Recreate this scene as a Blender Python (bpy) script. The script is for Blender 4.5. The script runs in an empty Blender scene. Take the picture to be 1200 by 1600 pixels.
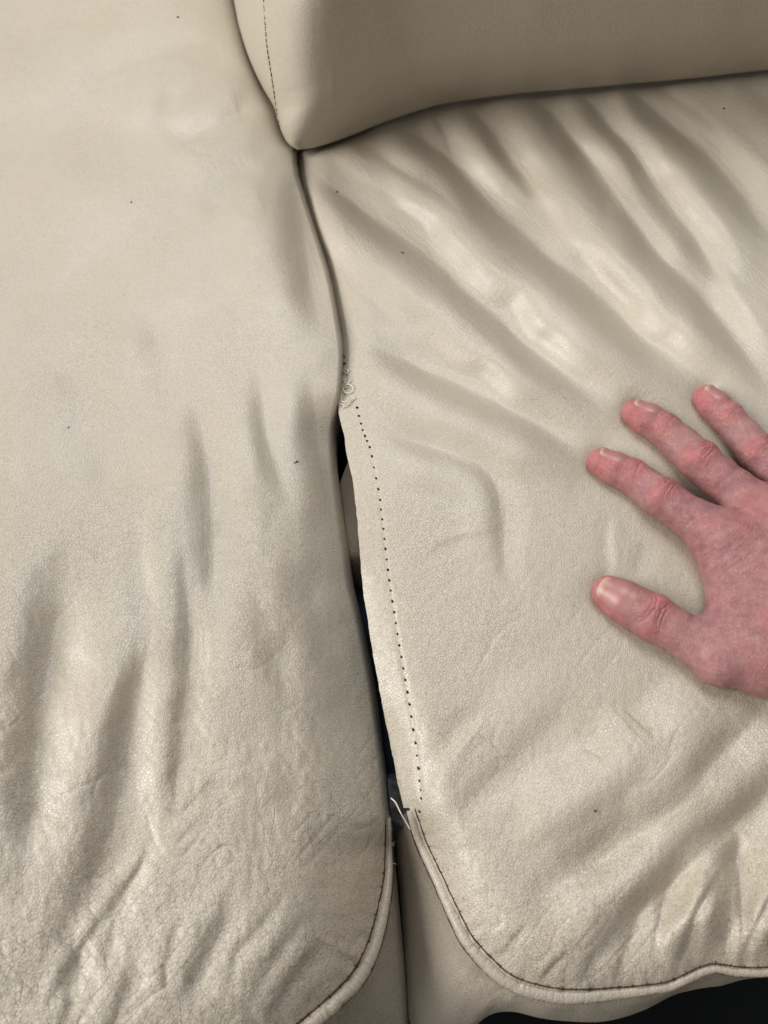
import bpy, math
import numpy as np
from mathutils import Vector

# ------------------------------------------------------------------ camera, world, light, exposure
scene = bpy.context.scene
COL = scene.collection
CAM_H, TILT, FPX = 0.42, math.radians(26.0), 1232.0
cam_data = bpy.data.cameras.new("camera")
cam = bpy.data.objects.new("camera", cam_data)
COL.objects.link(cam)
cam.location = (0, 0, CAM_H)
cam.rotation_euler = (TILT, 0, 0)
cam_data.sensor_fit = 'VERTICAL'
cam_data.sensor_height = 36.0
cam_data.lens = 36.0 * FPX / 1600.0
cam_data.clip_start = 0.01
cam_data.clip_end = 60
cam_data.dof.use_dof = True
cam_data.dof.focus_distance = 0.46
cam_data.dof.aperture_fstop = 9.0
scene.camera = cam

world = bpy.data.worlds.new("World")
scene.world = world
world.use_nodes = True
world.node_tree.nodes["Background"].inputs[0].default_value = (1.0, 0.975, 0.94, 1)
world.node_tree.nodes["Background"].inputs[1].default_value = 0.28

def area_light(name, loc, target, sx, sy, power, color):
    l = bpy.data.lights.new(name, 'AREA')
    l.shape = 'RECTANGLE'; l.size = sx; l.size_y = sy; l.energy = power; l.color = color
    o = bpy.data.objects.new(name, l); COL.objects.link(o)
    o.location = loc
    o.rotation_euler = (Vector(target) - Vector(loc)).to_track_quat('-Z', 'Y').to_euler()
    return o
area_light("window_light", (-2.95, -0.12, 1.90), (0, 0.3, 0), 2.0, 1.7, 150, (1.0, 0.985, 0.965))
area_light("ceiling_glow_light", (0.0, 1.7, 2.5), (0, 0.3, 0), 1.6, 1.3, 52, (0.95, 0.98, 1.0))

scene.view_settings.view_transform = 'Standard'
scene.view_settings.look = 'None'
scene.view_settings.exposure = -0.14
scene.view_settings.gamma = 1.0
scene.view_settings.use_curve_mapping = False

# ------------------------------------------------------------------ helpers
ST, CT = math.sin(TILT), math.cos(TILT)
def rays(u, v):
    a = np.asarray(u, float) - 600.0
    b = 800.0 - np.asarray(v, float)
    return a, ST * FPX + CT * b, -CT * FPX + ST * b
def at(u, v, z):
    """point at height z (metres) that the photograph shows at pixel u, v"""
    dx, dy, dz = rays(u, v)
    k = (np.asarray(z, float) - CAM_H) / dz
    return np.stack([dx * k, dy * k, np.broadcast_to(z, np.shape(k)) + 0 * k], -1)
def at_y(u, v, y):
    dx, dy, dz = rays(u, v)
    k = y / dy
    return np.stack([dx * k, dy * k, CAM_H + dz * k], -1)

rng = np.random.RandomState(7)
_N = rng.rand(256, 256)
def vnoise(x, y, seed=0):
    x = np.asarray(x, float) + seed * 17.31; y = np.asarray(y, float) + seed * 7.77
    xi = np.floor(x).astype(int); yi = np.floor(y).astype(int)
    fx = x - xi; fy = y - yi
    fx = fx * fx * fx * (fx * (fx * 6 - 15) + 10); fy = fy * fy * fy * (fy * (fy * 6 - 15) + 10)
    a = _N[xi % 256, yi % 256]; b = _N[(xi + 1) % 256, yi % 256]
    c = _N[xi % 256, (yi + 1) % 256]; d = _N[(xi + 1) % 256, (yi + 1) % 256]
    return ((a * (1 - fx) + b * fx) * (1 - fy) + (c * (1 - fx) + d * fx) * fy) * 2 - 1
def sstep(a, b, x):
    t = np.clip((x - a) / (b - a), 0, 1)
    return t * t * (3 - 2 * t)
def catmull(pts, n=6):
    P = np.array(pts, float)
    P = np.vstack([2 * P[0] - P[1], P, 2 * P[-1] - P[-2]])
    out = []
    for i in range(1, len(P) - 2):
        for k in range(n):
            t = k / n
            out.append(0.5 * ((2 * P[i]) + (-P[i-1] + P[i+1]) * t + (2*P[i-1] - 5*P[i] + 4*P[i+1] - P[i+2]) * t*t
                              + (-P[i-1] + 3*P[i] - 3*P[i+1] + P[i+2]) * t**3))
    out.append(P[-2])
    return np.array(out)
def resample(C, step):
    L = np.r_[0, np.cumsum(np.hypot(*(np.diff(C[:, :2], axis=0).T)))]
    n = max(2, int(L[-1] / step))
    s = np.linspace(0, L[-1], n)
    return np.stack([np.interp(s, L, C[:, k]) for k in range(C.shape[1])], -1), s
def polydist(C, u, v):
    """signed distance and arc length to a polyline; d > 0 on the side of n = (dy, -dx)"""
    best = np.full(u.shape, 1e9); sd = np.zeros(u.shape); ss = np.zeros(u.shape)
    L = 0.0
    for i in range(len(C) - 1):
        ax, ay = C[i, 0], C[i, 1]; dx, dy = C[i+1, 0] - ax, C[i+1, 1] - ay
        l = math.hypot(dx, dy) + 1e-9
        t = np.clip(((u - ax) * dx + (v - ay) * dy) / (l * l), 0, 1)
        ex = u - (ax + t * dx); ey = v - (ay + t * dy)
        d = ex * ex + ey * ey
        m = d < best
        best[m] = d[m]
        sd[m] = np.where((ex * dy - ey * dx)[m] >= 0, 1, -1) * np.sqrt(d[m])
        ss[m] = (L + t * l)[m]
        L += l
    return sd, ss, L
def fold(z, u, v, pts, w, A, t0=0.26, rl=2.3, wr=0.5, sharp=0.0):
    """a soft leather fold: crest on the near side of the line, hollow on the far side (A in mm)"""
    C = catmull(pts, 5)
    m = 7 * w
    sel = (u > C[:, 0].min() - m) & (u < C[:, 0].max() + m) & (v > C[:, 1].min() - m) & (v < C[:, 1].max() + m)
    if not sel.any(): return
    uu, vv = u[sel], v[sel]
    d, s, L = polydist(C, uu, vv)
    tap = sstep(-0.02, t0, s / L) * (1 - sstep(0.66, 1.0, s / L))
    x = d / (w * (0.8 + 0.2 * tap) * (1 + 0.20 * vnoise(s / 60, s * 0, int(w))))
    x = (x + 0.25) / 1.25                       # gentle shoulder on the crest side, steeper into the hollow
    ax = np.abs(x); xs = np.clip(x, -1, 1); xs = xs - 0.28 * (1 - xs * xs)
    rec = np.clip((ax - 1) / rl, 0, 1)
    g = np.where(ax < 1, np.sin(xs * math.pi / 2), np.sign(x) * (1 - rec * rec * (3 - 2 * rec)))
    if sharp: g = g * (1 + sharp * np.exp(-((x - 1) / 0.3) ** 2))
    f = -A * g * (1 + 0.22 * vnoise(s / 75, s * 0, int(w) + 40))
    # fine parallel stretch wrinkles that run along the fold
    f = f + wr * min(1, (16.0 / w) ** 2) * 0.13 * abs(A) ** 0.5 * vnoise(d / 4.3, s / 42, 3) * np.exp(-(((x - 0.9) / 1.2) ** 2)) 
    z[sel] += f * tap

def make_mesh(name, verts, faces, mat, parent=None, smooth=True, attrs=None):
    me = bpy.data.meshes.new(name)
    verts = np.asarray(verts, np.float32).reshape(-1, 3)
    faces = np.asarray(faces, np.int32)
    k = faces.shape[1]
    me.vertices.add(len(verts)); me.vertices.foreach_set('co', verts.ravel())
    me.loops.add(faces.size); me.loops.foreach_set('vertex_index', faces.ravel())
    me.polygons.add(len(faces))
    me.polygons.foreach_set('loop_start', np.arange(0, faces.size, k, dtype=np.int32))
    me.polygons.foreach_set('loop_total', np.full(len(faces), k, np.int32))
    me.update(calc_edges=True)
    me.polygons.foreach_set('use_smooth', np.full(len(faces), smooth))
    for an, av in (attrs or {}).items():
        a = me.attributes.new(an, 'FLOAT', 'POINT'); a.data.foreach_set('value', np.asarray(av, np.float32).ravel())
    me.materials.append(mat)
    o = bpy.data.objects.new(name, me); COL.objects.link(o)
    if parent: o.parent = parent
    return o
def grid_faces(nr, nc, mask=None, flip=False):
    i = np.arange((nr - 1) * (nc - 1)); r = i // (nc - 1); c = i % (nc - 1)
    a = r * nc + c
    f = np.stack([a, a + nc, a + nc + 1, a + 1], -1)
    if flip: f = f[:, ::-1]
    if mask is not None: f = f[mask.ravel()[i]]
    return f
def compact(verts, faces, attrs):
    verts = verts.reshape(-1, 3)
    used = np.zeros(len(verts), bool); used[faces.ravel()] = True
    idx = np.cumsum(used) - 1
    return verts[used], idx[faces], {k: np.asarray(a).ravel()[used] for k, a in attrs.items()}
def tube(name, P, R, mat, parent=None, sides=10, cap=True, flat=None, attrs=None):
    P = np.asarray(P, float); n = len(P); R = np.broadcast_to(R, (n,)) if np.ndim(R) < 2 else R
    T = np.gradient(P, axis=0); T /= np.linalg.norm(T, axis=1)[:, None] + 1e-12
    up = np.array([0.0, 0.0, 1.0])
    S = np.cross(T, up); bad = np.linalg.norm(S, axis=1) < 1e-3; S[bad] = (1, 0, 0)
    S /= np.linalg.norm(S, axis=1)[:, None]
    U = np.cross(S, T)
    a = np.linspace(0, 2 * math.pi, sides, endpoint=False)
    rr = R[:, None] if R.ndim == 1 else R
    V = P[:, None] + (np.cos(a)[None, :, None] * S[:, None] + np.sin(a)[None, :, None] * U[:, None] * (flat or 1)) * rr[..., None]
    i = np.arange(n - 1)[:, None] * sides; j = np.arange(sides)[None]; jn = (j + 1) % sides
    F = np.stack([i + j, i + jn, i + sides + jn, i + sides + j], -1).reshape(-1, 4)
    V = V.reshape(-1, 3)
    if cap:
        V = np.vstack([V, P[0], P[-1]])
        j = np.arange(sides); jn = (j + 1) % sides; b = (n - 1) * sides
        F = np.vstack([F, np.stack([0 * j + n * sides, jn, j, j], -1)[:, [0, 1, 2, 2]] if False else
                       np.stack([j * 0 + n * sides, jn, j, j * 0 + n * sides], -1)[:0]])
        caps = [(n * sides, int(jn[k]), int(k)) for k in range(sides)] + [(n * sides + 1, b + int(k), b + int(jn[k])) for k in range(sides)]
    o = make_mesh(name, V, F, mat, parent)
    if cap:
        import bmesh
        bm = bmesh.new(); bm.from_mesh(o.data); bm.verts.ensure_lookup_table()
        for t in caps:
            f = bm.faces.new([bm.verts[q] for q in t]); f.smooth = True
        bm.to_mesh(o.data); bm.free()
    return o
def empty(name, loc, label, cat, group=None):
    o = bpy.data.objects.new(name, None); COL.objects.link(o)
    o.location = loc; o['label'] = label; o['category'] = cat
    if group: o['group'] = group
    return o
def adopt(root, *objs):
    """parents world-built meshes to a thing whose origin is not the world's"""
    for o in objs:
        o.parent = root
        o.matrix_parent_inverse.identity()
        o.location = -root.location

# ------------------------------------------------------------------ materials
def nodes(name):
    m = bpy.data.materials.new(name); m.use_nodes = True
    nt = m.node_tree
    return m, nt, nt.nodes['Principled BSDF']
def N(nt, t, **kw):
    n = nt.nodes.new(t)
    for k, v in kw.items():
        if isinstance(k, str) and hasattr(n, k): setattr(n, k, v)
    return n
def math_node(nt, op, a, b=None, clamp=False):
    n = nt.nodes.new('ShaderNodeMath'); n.operation = op; n.use_clamp = clamp
    for i, x in enumerate((a, b)):
        if x is None: continue
        if isinstance(x, (int, float)): n.inputs[i].default_value = x
        else: nt.links.new(x, n.inputs[i])
    return n.outputs[0]
def ramp(nt, x, lo, hi, a=0.0, b=1.0):
    n = nt.nodes.new('ShaderNodeMapRange'); n.interpolation_type = 'SMOOTHSTEP'
    nt.links.new(x, n.inputs[0])
    for i, v in zip((1, 2, 3, 4), (lo, hi, a, b)): n.inputs[i].default_value = v
    return n.outputs[0]
def mix(nt, fac, a, b):
    n = nt.nodes.new('ShaderNodeMix'); n.data_type = 'RGBA'
    for i, x in ((0, fac), (6, a), (7, b)):
        if isinstance(x, (int, float)): n.inputs[i].default_value = x
        elif isinstance(x, tuple): n.inputs[i].default_value = (*x, 1)
        else: nt.links.new(x, n.inputs[i])
    return n.outputs[2]
def attr(nt, name):
    n = nt.nodes.new('ShaderNodeAttribute'); n.attribute_name = name
    return n.outputs['Fac']
def noise(nt, vec, scale, detail=3, rough=0.55):
    n = nt.nodes.new('ShaderNodeTexNoise')
    n.inputs['Scale'].default_value = scale; n.inputs['Detail'].default_value = detail; n.inputs['Roughness'].default_value = rough
    nt.links.new(vec, n.inputs['Vector'])
    return n.outputs['Fac'], n.outputs['Color']
def warped(nt, scale, amount):
    g = nt.nodes.new('ShaderNodeNewGeometry')
    f, c = noise(nt, g.outputs['Position'], scale, 2)
    s = nt.nodes.new('ShaderNodeVectorMath'); s.operation = 'SUBTRACT'; nt.links.new(c, s.inputs[0]); s.inputs[1].default_value = (.5, .5, .5)
    k = nt.nodes.new('ShaderNodeVectorMath'); k.operation = 'SCALE'; nt.links.new(s.outputs[0], k.inputs[0]); k.inputs['Scale'].default_value = amount
    a = nt.nodes.new('ShaderNodeVectorMath'); a.operation = 'ADD'; nt.links.new(g.outputs['Position'], a.inputs[0]); nt.links.new(k.outputs[0], a.inputs[1])
    return g.outputs['Position'], a.outputs[0]
def voro(nt, vec, scale, feature='DISTANCE_TO_EDGE', rnd=1.0):
    n = nt.nodes.new('ShaderNodeTexVoronoi'); n.feature = feature
    n.inputs['Scale'].default_value = scale; n.inputs['Randomness'].default_value = rnd
    nt.links.new(vec, n.inputs['Vector'])
    return n.outputs['Distance']
def rotated(nt, vec, ang, sx, sy):
    m = nt.nodes.new('ShaderNodeMapping'); m.vector_type = 'TEXTURE'
    m.inputs['Rotation'].default_value = (0, 0, ang); m.inputs['Scale'].default_value = (sx, sy, 1)
    nt.links.new(vec, m.inputs['Vector'])
    return m.outputs[0]

def leather(name, base=(0.495, 0.440, 0.352), grain_attr=True, dirt=0.60, bump=0.00016):
    m, nt, b = nodes(name)
    pos, w = warped(nt, 450, 0.0011)
    w2 = rotated(nt, w, math.radians(-50), 1.0, 1.35)
    cell = voro(nt, w2, 750)
    edge = ramp(nt, cell, 0.0, 0.20)                       # 0 in the crevices
    fine, _ = noise(nt, pos, 2600, 2)
    pebble = math_node(nt, 'ADD', edge, math_node(nt, 'MULTIPLY', fine, 0.08))
    # long hairline creases crossing the grain
    _, w3 = warped(nt, 30, 0.012)
    cr = voro(nt, rotated(nt, w3, math.radians(35), 1.0, 2.2), 62)
    crease = ramp(nt, cr, 0.0, 0.020)
    cr2 = voro(nt, rotated(nt, w3, math.radians(-35), 1.0, 2.6), 95)
    crease2 = ramp(nt, cr2, 0.0, 0.026)
    both = math_node(nt, 'MULTIPLY', crease, crease2)
    g = attr(nt, 'grain') if grain_attr else None
    c = attr(nt, 'crease') if grain_attr else None
    h = pebble if g is None else math_node(nt, 'MULTIPLY', pebble, g)
    if c is not None:
        h = math_node(nt, 'ADD', h, math_node(nt, 'MULTIPLY', math_node(nt, 'MULTIPLY', both, 1.6), c))
    if grain_attr:
        sw, _ = noise(nt, rotated(nt, w3, math.radians(38), 1.0, 6.5), 820, 2)
        h = math_node(nt, 'ADD', h, math_node(nt, 'MULTIPLY', math_node(nt, 'MULTIPLY', sw, 3.4), attr(nt, 'wrinkle')))
    blotch, _ = noise(nt, pos, 240, 3)
    h = math_node(nt, 'ADD', h, math_node(nt, 'MULTIPLY', blotch, 1.2))
    bp = nt.nodes.new('ShaderNodeBump'); bp.inputs['Strength'].default_value = 1.0
    bp.inputs['Distance'].default_value = bump
    nt.links.new(h, bp.inputs['Height']); nt.links.new(bp.outputs[0], b.inputs['Normal'])
    # colour: faint warm / cool mottling, dirt lying in the grain
    mo, _ = noise(nt, pos, 9, 4, 0.6)
    col = mix(nt, ramp(nt, mo, 0.35, 0.65), base, (base[0] * 1.0, base[1] * 0.965, base[2] * 0.94))
    mo2, _ = noise(nt, pos, 75, 4, 0.6)
    col = mix(nt, ramp(nt, mo2, 0.3, 0.7, 0, 0.5), col, (base[0] * 0.93, base[1] * 0.94, base[2] * 0.92))
    inv = math_node(nt, 'SUBTRACT', 1.0, ramp(nt, cell, 0.0, 0.12))
    brk, _ = noise(nt, pos, 520, 2)
    f = math_node(nt, 'MULTIPLY', math_node(nt, 'MULTIPLY', inv, ramp(nt, brk, .38, .60)), dirt)
    if grain_attr:
        f = math_node(nt, 'MULTIPLY', f, attr(nt, 'dirt'))
        ic = math_node(nt, 'MULTIPLY', math_node(nt, 'MULTIPLY', math_node(nt, 'SUBTRACT', 1.0, both), 0.22), c)
        f = math_node(nt, 'MAXIMUM', f, ic)
    col = mix(nt, f, col, (0.16, 0.11, 0.075))
    if grain_attr:
        sm, _ = noise(nt, pos, 55, 5, 0.7)
        col = mix(nt, math_node(nt, 'MULTIPLY', ramp(nt, sm, 0.42, 0.75), attr(nt, 'soil')), col, (base[0]*.62, base[1]*.57, base[2]*.50))
    nt.links.new(col, b.inputs['Base Color'])
    ro, _ = noise(nt, pos, 120, 3)
    nt.links.new(ramp(nt, ro, 0.3, 0.7, 0.34, 0.46), b.inputs['Roughness'])
    b.inputs['Specular IOR Level'].default_value = 0.5
    b.inputs['Coat Weight'].default_value = 0.55
    b.inputs['Coat Roughness'].default_value = 0.44
    b.inputs['Coat IOR'].default_value = 1.5
    return m
def plain(name, col, rough=0.7, scale=400, var=0.25, bump=0.0002):
    m, nt, b = nodes(name)
    g = nt.nodes.new('ShaderNodeNewGeometry')
    f, _ = noise(nt, g.outputs['Position'], scale, 4, 0.65)
    nt.links.new(mix(nt, f, tuple(c * (1 - var) for c in col), tuple(c * (1 + var) for c in col)), b.inputs['Base Color'])
    b.inputs['Roughness'].default_value = rough
    b.inputs['Specular IOR Level'].default_value = 0.15
    bp = nt.nodes.new('ShaderNodeBump'); bp.inputs['Distance'].default_value = bump
    nt.links.new(f, bp.inputs['Height']); nt.links.new(bp.outputs[0], b.inputs['Normal'])
    return m
M_SEAT = leather('cream_leather')
M_BACK = leather('smooth_cream_leather', bump=0.00014, dirt=0.25)
M_PANEL = leather('panel_leather', (0.47, 0.415, 0.335), grain_attr=False, bump=0.00016, dirt=0.35)
M_PIPE = leather('piping_leather', (0.41, 0.36, 0.29), grain_attr=False, bump=0.00012, dirt=0.22)
M_THREAD_DARK = plain('brown_thread', (0.055, 0.032, 0.022), 0.85, 1500)
M_THREAD = plain('pale_thread', (0.74, 0.69, 0.60), 0.8, 1500)
M_NAVY = plain('navy_lining', (0.035, 0.050, 0.072), 0.9, 900)
M_GREY = plain('grey_wadding', (0.10, 0.11, 0.11), 0.95, 300, 0.5, 0.001)
M_HOLE = plain('hole_shade', (0.012, 0.009, 0.007), 0.95)  # near black stands in for the shade inside the needle holes
M_FLOOR = plain('charcoal_carpet', (0.0045, 0.0055, 0.006), 0.95, 500, 0.5, 0.002)
M_SUEDE = plain('raw_suede_edge', (0.36, 0.31, 0.25), 0.95, 900)

# ------------------------------------------------------------------ outlines read off the sofa
def curve_v(pts):
    P = np.array(pts, float)
    from_v = catmull(P, 8)
    o = np.argsort(from_v[:, 1])
    return lambda v: np.interp(v, from_v[o, 1], from_v[o, 0])
def curve_u(pts):
    C = catmull(pts, 8); o = np.argsort(C[:, 0])
    return lambda u: np.interp(u, C[o, 0], C[o, 1])
EL = curve_v([(520, -200), (500, 0), (480, 150), (465, 237), (467, 267), (471, 285), (497, 367), (517, 433), (533, 517), (537, 550), (535, 600),
              (530, 647), (526, 675), (527, 720), (530, 755), (536, 800), (545, 860), (553, 915), (564, 960), (575, 1011), (588, 1080),
              (598, 1160), (604, 1210), (608, 1260), (613, 1300), (620, 1370), (627, 1450), (634, 1530), (640, 1610), (648, 1760)])
ER = curve_v([(480, 40), (463, 150), (463, 237), (465, 267), (469, 285), (495, 367), (515, 433), (530, 517), (533, 550), (531, 600),
              (529, 640), (532, 660), (537.5, 680), (542, 710), (550, 745), (555, 782), (559, 820), (562, 865), (567, 920), (571, 946), (581, 1011),
              (590.6, 1064), (601, 1121), (613, 1177), (621, 1221), (628, 1252), (635, 1276), (641, 1300), (652, 1380), (660, 1500), (665, 1700)])
JN = curve_u([(380, 236), (465, 233), (520, 221), (600, 190), (650, 173), (700, 160), (800, 146), (900, 137), (1000, 128), (1100, 119), (1200, 108), (1500, 80)])
SIL = curve_v([(250, -520), (300, -300), (340, -120), (365, 0), (373, 40), (385, 80), (398, 112), (412, 140), (428, 168), (434, 190), (443, 213), (452, 226), (465, 234)])
PL = catmull([(607, 1278), (607.5, 1310), (607, 1370), (598, 1427), (583, 1482), (558, 1530), (521, 1568), (488, 1597), (430, 1642), (350, 1690), (240, 1730), (60, 1760), (-250, 1780)], 8)
PR = catmull([(641, 1266), (658, 1318), (682, 1370), (705, 1421), (730, 1470), (762, 1507), (795, 1534), (840, 1550), (893, 1557), (950, 1553),
              (1000, 1548), (1045, 1541), (1073, 1529), (1098, 1517), (1120, 1513), (1153, 1518), (1200, 1518), (1300, 1508), (1460, 1490), (1600, 1480)], 8)

# height of the left seat, in mm; u, v are flat arrays
LEFT_FOLDS = [
    ([(387, 560), (393, 620), (402, 680), (420, 745), (450, 815)], 19, 2.0),
    ([(468, 570), (474, 630), (482, 700), (500, 775), (520, 840)], 19, 2.2),
    ([(285, 590), (292, 650), (303, 715), (310, 827), (315, 917), (330, 1010)], 24, 2.6),
    ([(180, 840), (200, 900), (212, 960), (205, 1025), (195, 1075), (180, 1125), (162, 1200), (148, 1275), (125, 1360), (100, 1430), (75, 1500), (40, 1600)], 33, 5.2),
    ([(262, 800), (275, 900), (281, 975), (278, 1050), (271, 1125), (264, 1200), (258, 1270), (250, 1320)], 19, 3.3),
    ([(90, 780), (70, 900), (52, 1000), (38, 1100), (28, 1200), (20, 1300), (0, 1400), (-30, 1500)], 40, 5.2),
    ([(228, 1300), (222, 1335), (209, 1362), (183, 1398), (150, 1441), (120, 1485), (85, 1545), (60, 1600)], 9, 1.2),
    ([(276, 1420), (262, 1466), (252, 1505), (254, 1545), (262, 1575)], 10, 1.1),
    ([(350, 1380), (340, 1430), (322, 1470), (292, 1527), (264, 1586)], 18, 2.2),
    ([(440, 1390), (411, 1432), (366, 1486), (354, 1540), (345, 1580)], 10, 0.9),
    ([(480, 1420), (444, 1465), (405, 1527), (379, 1590)], 12, 0.9),
    ([(510, 1450), (470, 1505), (430, 1560), (400, 1620)], 12, 1.4),
    ([(200, 1400), (175, 1440), (160, 1490), (165, 1540)], 11, .9),
    ([(130, 1480), (105, 1530), (100, 1580), (80, 1640)], 12, 1.1),
    ([(200, 1500), (190, 1545), (170, 1600), (150, 1650)], 12, 1.1),
    ([(446, 240), (441, 300), (446, 350), (456, 410), (472, 480), (490, 540)], 27, 3.4),
    ([(-40, 110), (40, 88), (130, 50), (200, 10)], 28, 2.0),
    ([(130, 160), (190, 125), (260, 95), (345, 70)], 22, 1.6),
    ([(250, 190), (300, 150), (350, 120), (400, 112)], 18, 1.5),
    ([(-40, 300), (60, 262), (150, 230), (240, 180)], 40, 2.0),
    ([(260, 250), (330, 215), (380, 190), (430, 180)], 16, 1.2),
    ([(340, 350), (360, 310), (385, 285), (420, 270)], 14, 1.0),
    ([(60, 560), (100, 620), (130, 700), (120, 800)], 40, 1.6),
    ([(200, 480), (230, 560), (235, 640), (225, 740)], 30, 1.4),
    ([(360, 880), (385, 960), (410, 1040), (450, 1120)], 26, 1.6),
    ([(430, 860), (470, 960), (500, 1060), (540, 1180)], 34, 1.8),
    ([(330, 1180), (360, 1240), (420, 1290), (500, 1330)], 26, -0.9),
]
def z_left(u, v):
    de = np.maximum(EL(v) - u, 0)
    z = 6.0 + 0.028 * de
    low = sstep(600, 700, v)
    z -= (1 - low) * (3.5 * np.clip(1 - de / 95, 0, 1) ** 2.2 + 10 * np.clip(1 - de / 8, 0, 1) ** 2)
    z -= low * (16 * np.clip(1 - de / 150, 0, 1) ** 2.4 + 22 * sstep(700, 1150, v) * np.clip(1 - de / 330, 0, 1) ** 2.2 + 15 * np.clip(1 - de / 13, 0, 1) ** 2.2)
    ds = np.abs(SIL(np.minimum(v, 234)) - u) + np.maximum(v - 234, 0)
    z -= (7 * np.exp(-ds / 7.0) + 3 * np.exp(-ds / 30.0)) * (v < 300)
    for p, w, A in LEFT_FOLDS: fold(z, u, v, p, w, A * 1.05, 0.40 if A > 1.8 else 0.26)
    # front edge: roll over to the piping, then the panel beyond it falls away
    d, s, L = polydist(PL, u, v)
    inside = np.where(d < 0, -d, 0); out = np.where(d > 0, d, 0)
    fr = sstep(1270, 1340, v)
    z -= fr * 20 * np.clip(1 - inside / 170, 0, 1) ** 2.0
    z += fr * 1.6 * vnoise(s / 17, inside / 60, 5) * np.exp(-inside / 45) * (d < 0) * sstep(0, 9, inside)
    z -= fr * np.where(d > 0, 5 * sstep(0, 9, out) + 0.50 * out, 0)
    z += 0.28 * vnoise(u / 26, v / 190, 28) * sstep(520, 760, v)
    # slack and small dents
    z += 0.9 * vnoise(u / 150, v / 190, 1) + 0.45 * vnoise((u + v) / 60, (v - u) / 130, 2)
    m = sstep(750, 1300, v)
    r = np.abs(vnoise((u * .77 + v * .64) / 26, (v * .77 - u * .64) / 80, 6)); z -= m * 0.55 * np.exp(-(r / 0.12) ** 2) * sstep(-.2, .5, vnoise(u / 90, v / 90, 11))
    r = np.abs(vnoise((u * .77 - v * .64) / 38, (v * .77 + u * .64) / 110, 8)); z -= m * 0.40 * np.exp(-(r / 0.09) ** 2) * sstep(-.2, .5, vnoise(u / 90, v / 90, 12))
    z += m * 0.20 * vnoise(u / 9, v / 16, 4)
    return z
RIGHT_FOLDS = [
    ([(478, 270), (500, 297), (550, 337), (610, 383), (657, 417), (717, 467), (767, 513), (817, 557), (870, 597), (925, 640), (960, 668)], 19, 3.4),
    ([(520, 217), (560, 232), (600, 257), (637, 280), (675, 305), (730, 350)], 10, 1.6),
    ([(590, 190), (617, 207), (650, 233), (683, 257), (717, 293), (750, 333), (783, 367), (817, 397), (850, 422), (900, 462), (933, 493), (967, 523), (1007, 557), (1045, 590), (1080, 640)], 23, 4.4),
    ([(660, 165), (678, 190), (692, 215), (705, 250)], 8, 1.0),
    ([(710, 165), (728, 182), (752, 207), (778, 245), (810, 285), (845, 330)], 15, 2.0),
    ([(795, 150), (825, 170), (852, 192), (879, 225), (908, 267), (940, 307), (973, 353), (1007, 400), (1050, 445), (1093, 490), (1133, 535), (1165, 575), (1210, 640)], 20, 4.2),
    ([(880, 143), (905, 165), (947, 210), (977, 243), (1005, 290), (1035, 335), (1070, 378), (1105, 430), (1140, 480)], 17, 3.2),
    ([(960, 138), (980, 155), (1017, 190), (1060, 225), (1100, 265), (1140, 313), (1173, 353), (1230, 410)], 19, 3.6),
    ([(1005, 133), (1030, 147), (1060, 165), (1095, 190), (1130, 215)], 11, 1.0),
    ([(1140, 128), (1170, 150), (1210, 180), (1260, 220)], 15, 1.2),
    ([(560, 540), (600, 565), (650, 592), (700, 615), (775, 650), (833, 679), (880, 708), (935, 745)], 20, 2.5),
    ([(585, 670), (620, 694), (660, 708), (702, 720), (740, 735), (764, 763), (772, 798), (774, 833), (778, 880), (790, 940)], 15, 1.7),
    ([(650, 880), (690, 850), (730, 838), (775, 830), (800, 800)], 6, -0.2),
    ([(958, 800), (953, 840), (956, 880), (948, 930)], 7, -0.28),
    ([(1000, 840), (990, 870), (985, 910)], 12, 0.5),
    ([(900, 1080), (850, 1120), (800, 1170), (745, 1225), (690, 1270), (660, 1300)], 22, 1.1),
    ([(760, 1110), (715, 1160), (685, 1205), (668, 1240), (660, 1260)], 11, -0.9),
    ([(1010, 1180), (960, 1230), (900, 1275), (830, 1310), (760, 1350)], 28, 1.5),
    ([(1200, 1085), (1120, 1150), (1060, 1215), (975, 1285), (890, 1340), (800, 1400)], 34, 4.2),
    ([(1250, 1170), (1195, 1210), (1140, 1262), (1085, 1312), (1030, 1368), (975, 1420), (925, 1480), (890, 1530)], 30, 5.0),
    ([(1150, 1290), (1133, 1350), (1126, 1400), (1124, 1450), (1118, 1500)], 18, 3.2),
    ([(1122, 1355), (1104, 1388), (1086, 1420), (1074, 1450), (1060, 1492), (1045, 1520)], 9, 1.8),
    ([(1150, 1345), (1152, 1400), (1157, 1445), (1153, 1480)], 7, 1.7),
    ([(1205, 1385), (1188, 1425), (1168, 1465), (1160, 1500)], 8, 1.8),
    ([(1250, 1350), (1225, 1420), (1205, 1480), (1200, 1510)], 14, 3.0),
    ([(1040, 1370), (1030, 1410), (1024, 1450), (1010, 1490)], 9, 1.1),
    ([(990, 1440), (975, 1480), (962, 1515), (955, 1545)], 8, .7),
    ([(890, 1480), (865, 1505), (848, 1525), (838, 1540)], 5, .6),
    ([(820, 1440), (795, 1470), (780, 1490), (765, 1500)], 8, 0.8),
    ([(930, 1480), (915, 1510), (905, 1535), (900, 1550)], 8, .6),
]
FINGER_LINES = [np.array(q, float) for q in ([(940, 722), (986, 744), (1033, 777), (1134, 848)], [(993, 645), (1036, 671), (1092, 720), (1203, 815)],
                [(1103, 621), (1137, 654), (1186, 709), (1282, 812)], [(952, 926), (1020, 965), (1125, 1029), (1260, 1040)])]
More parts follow.
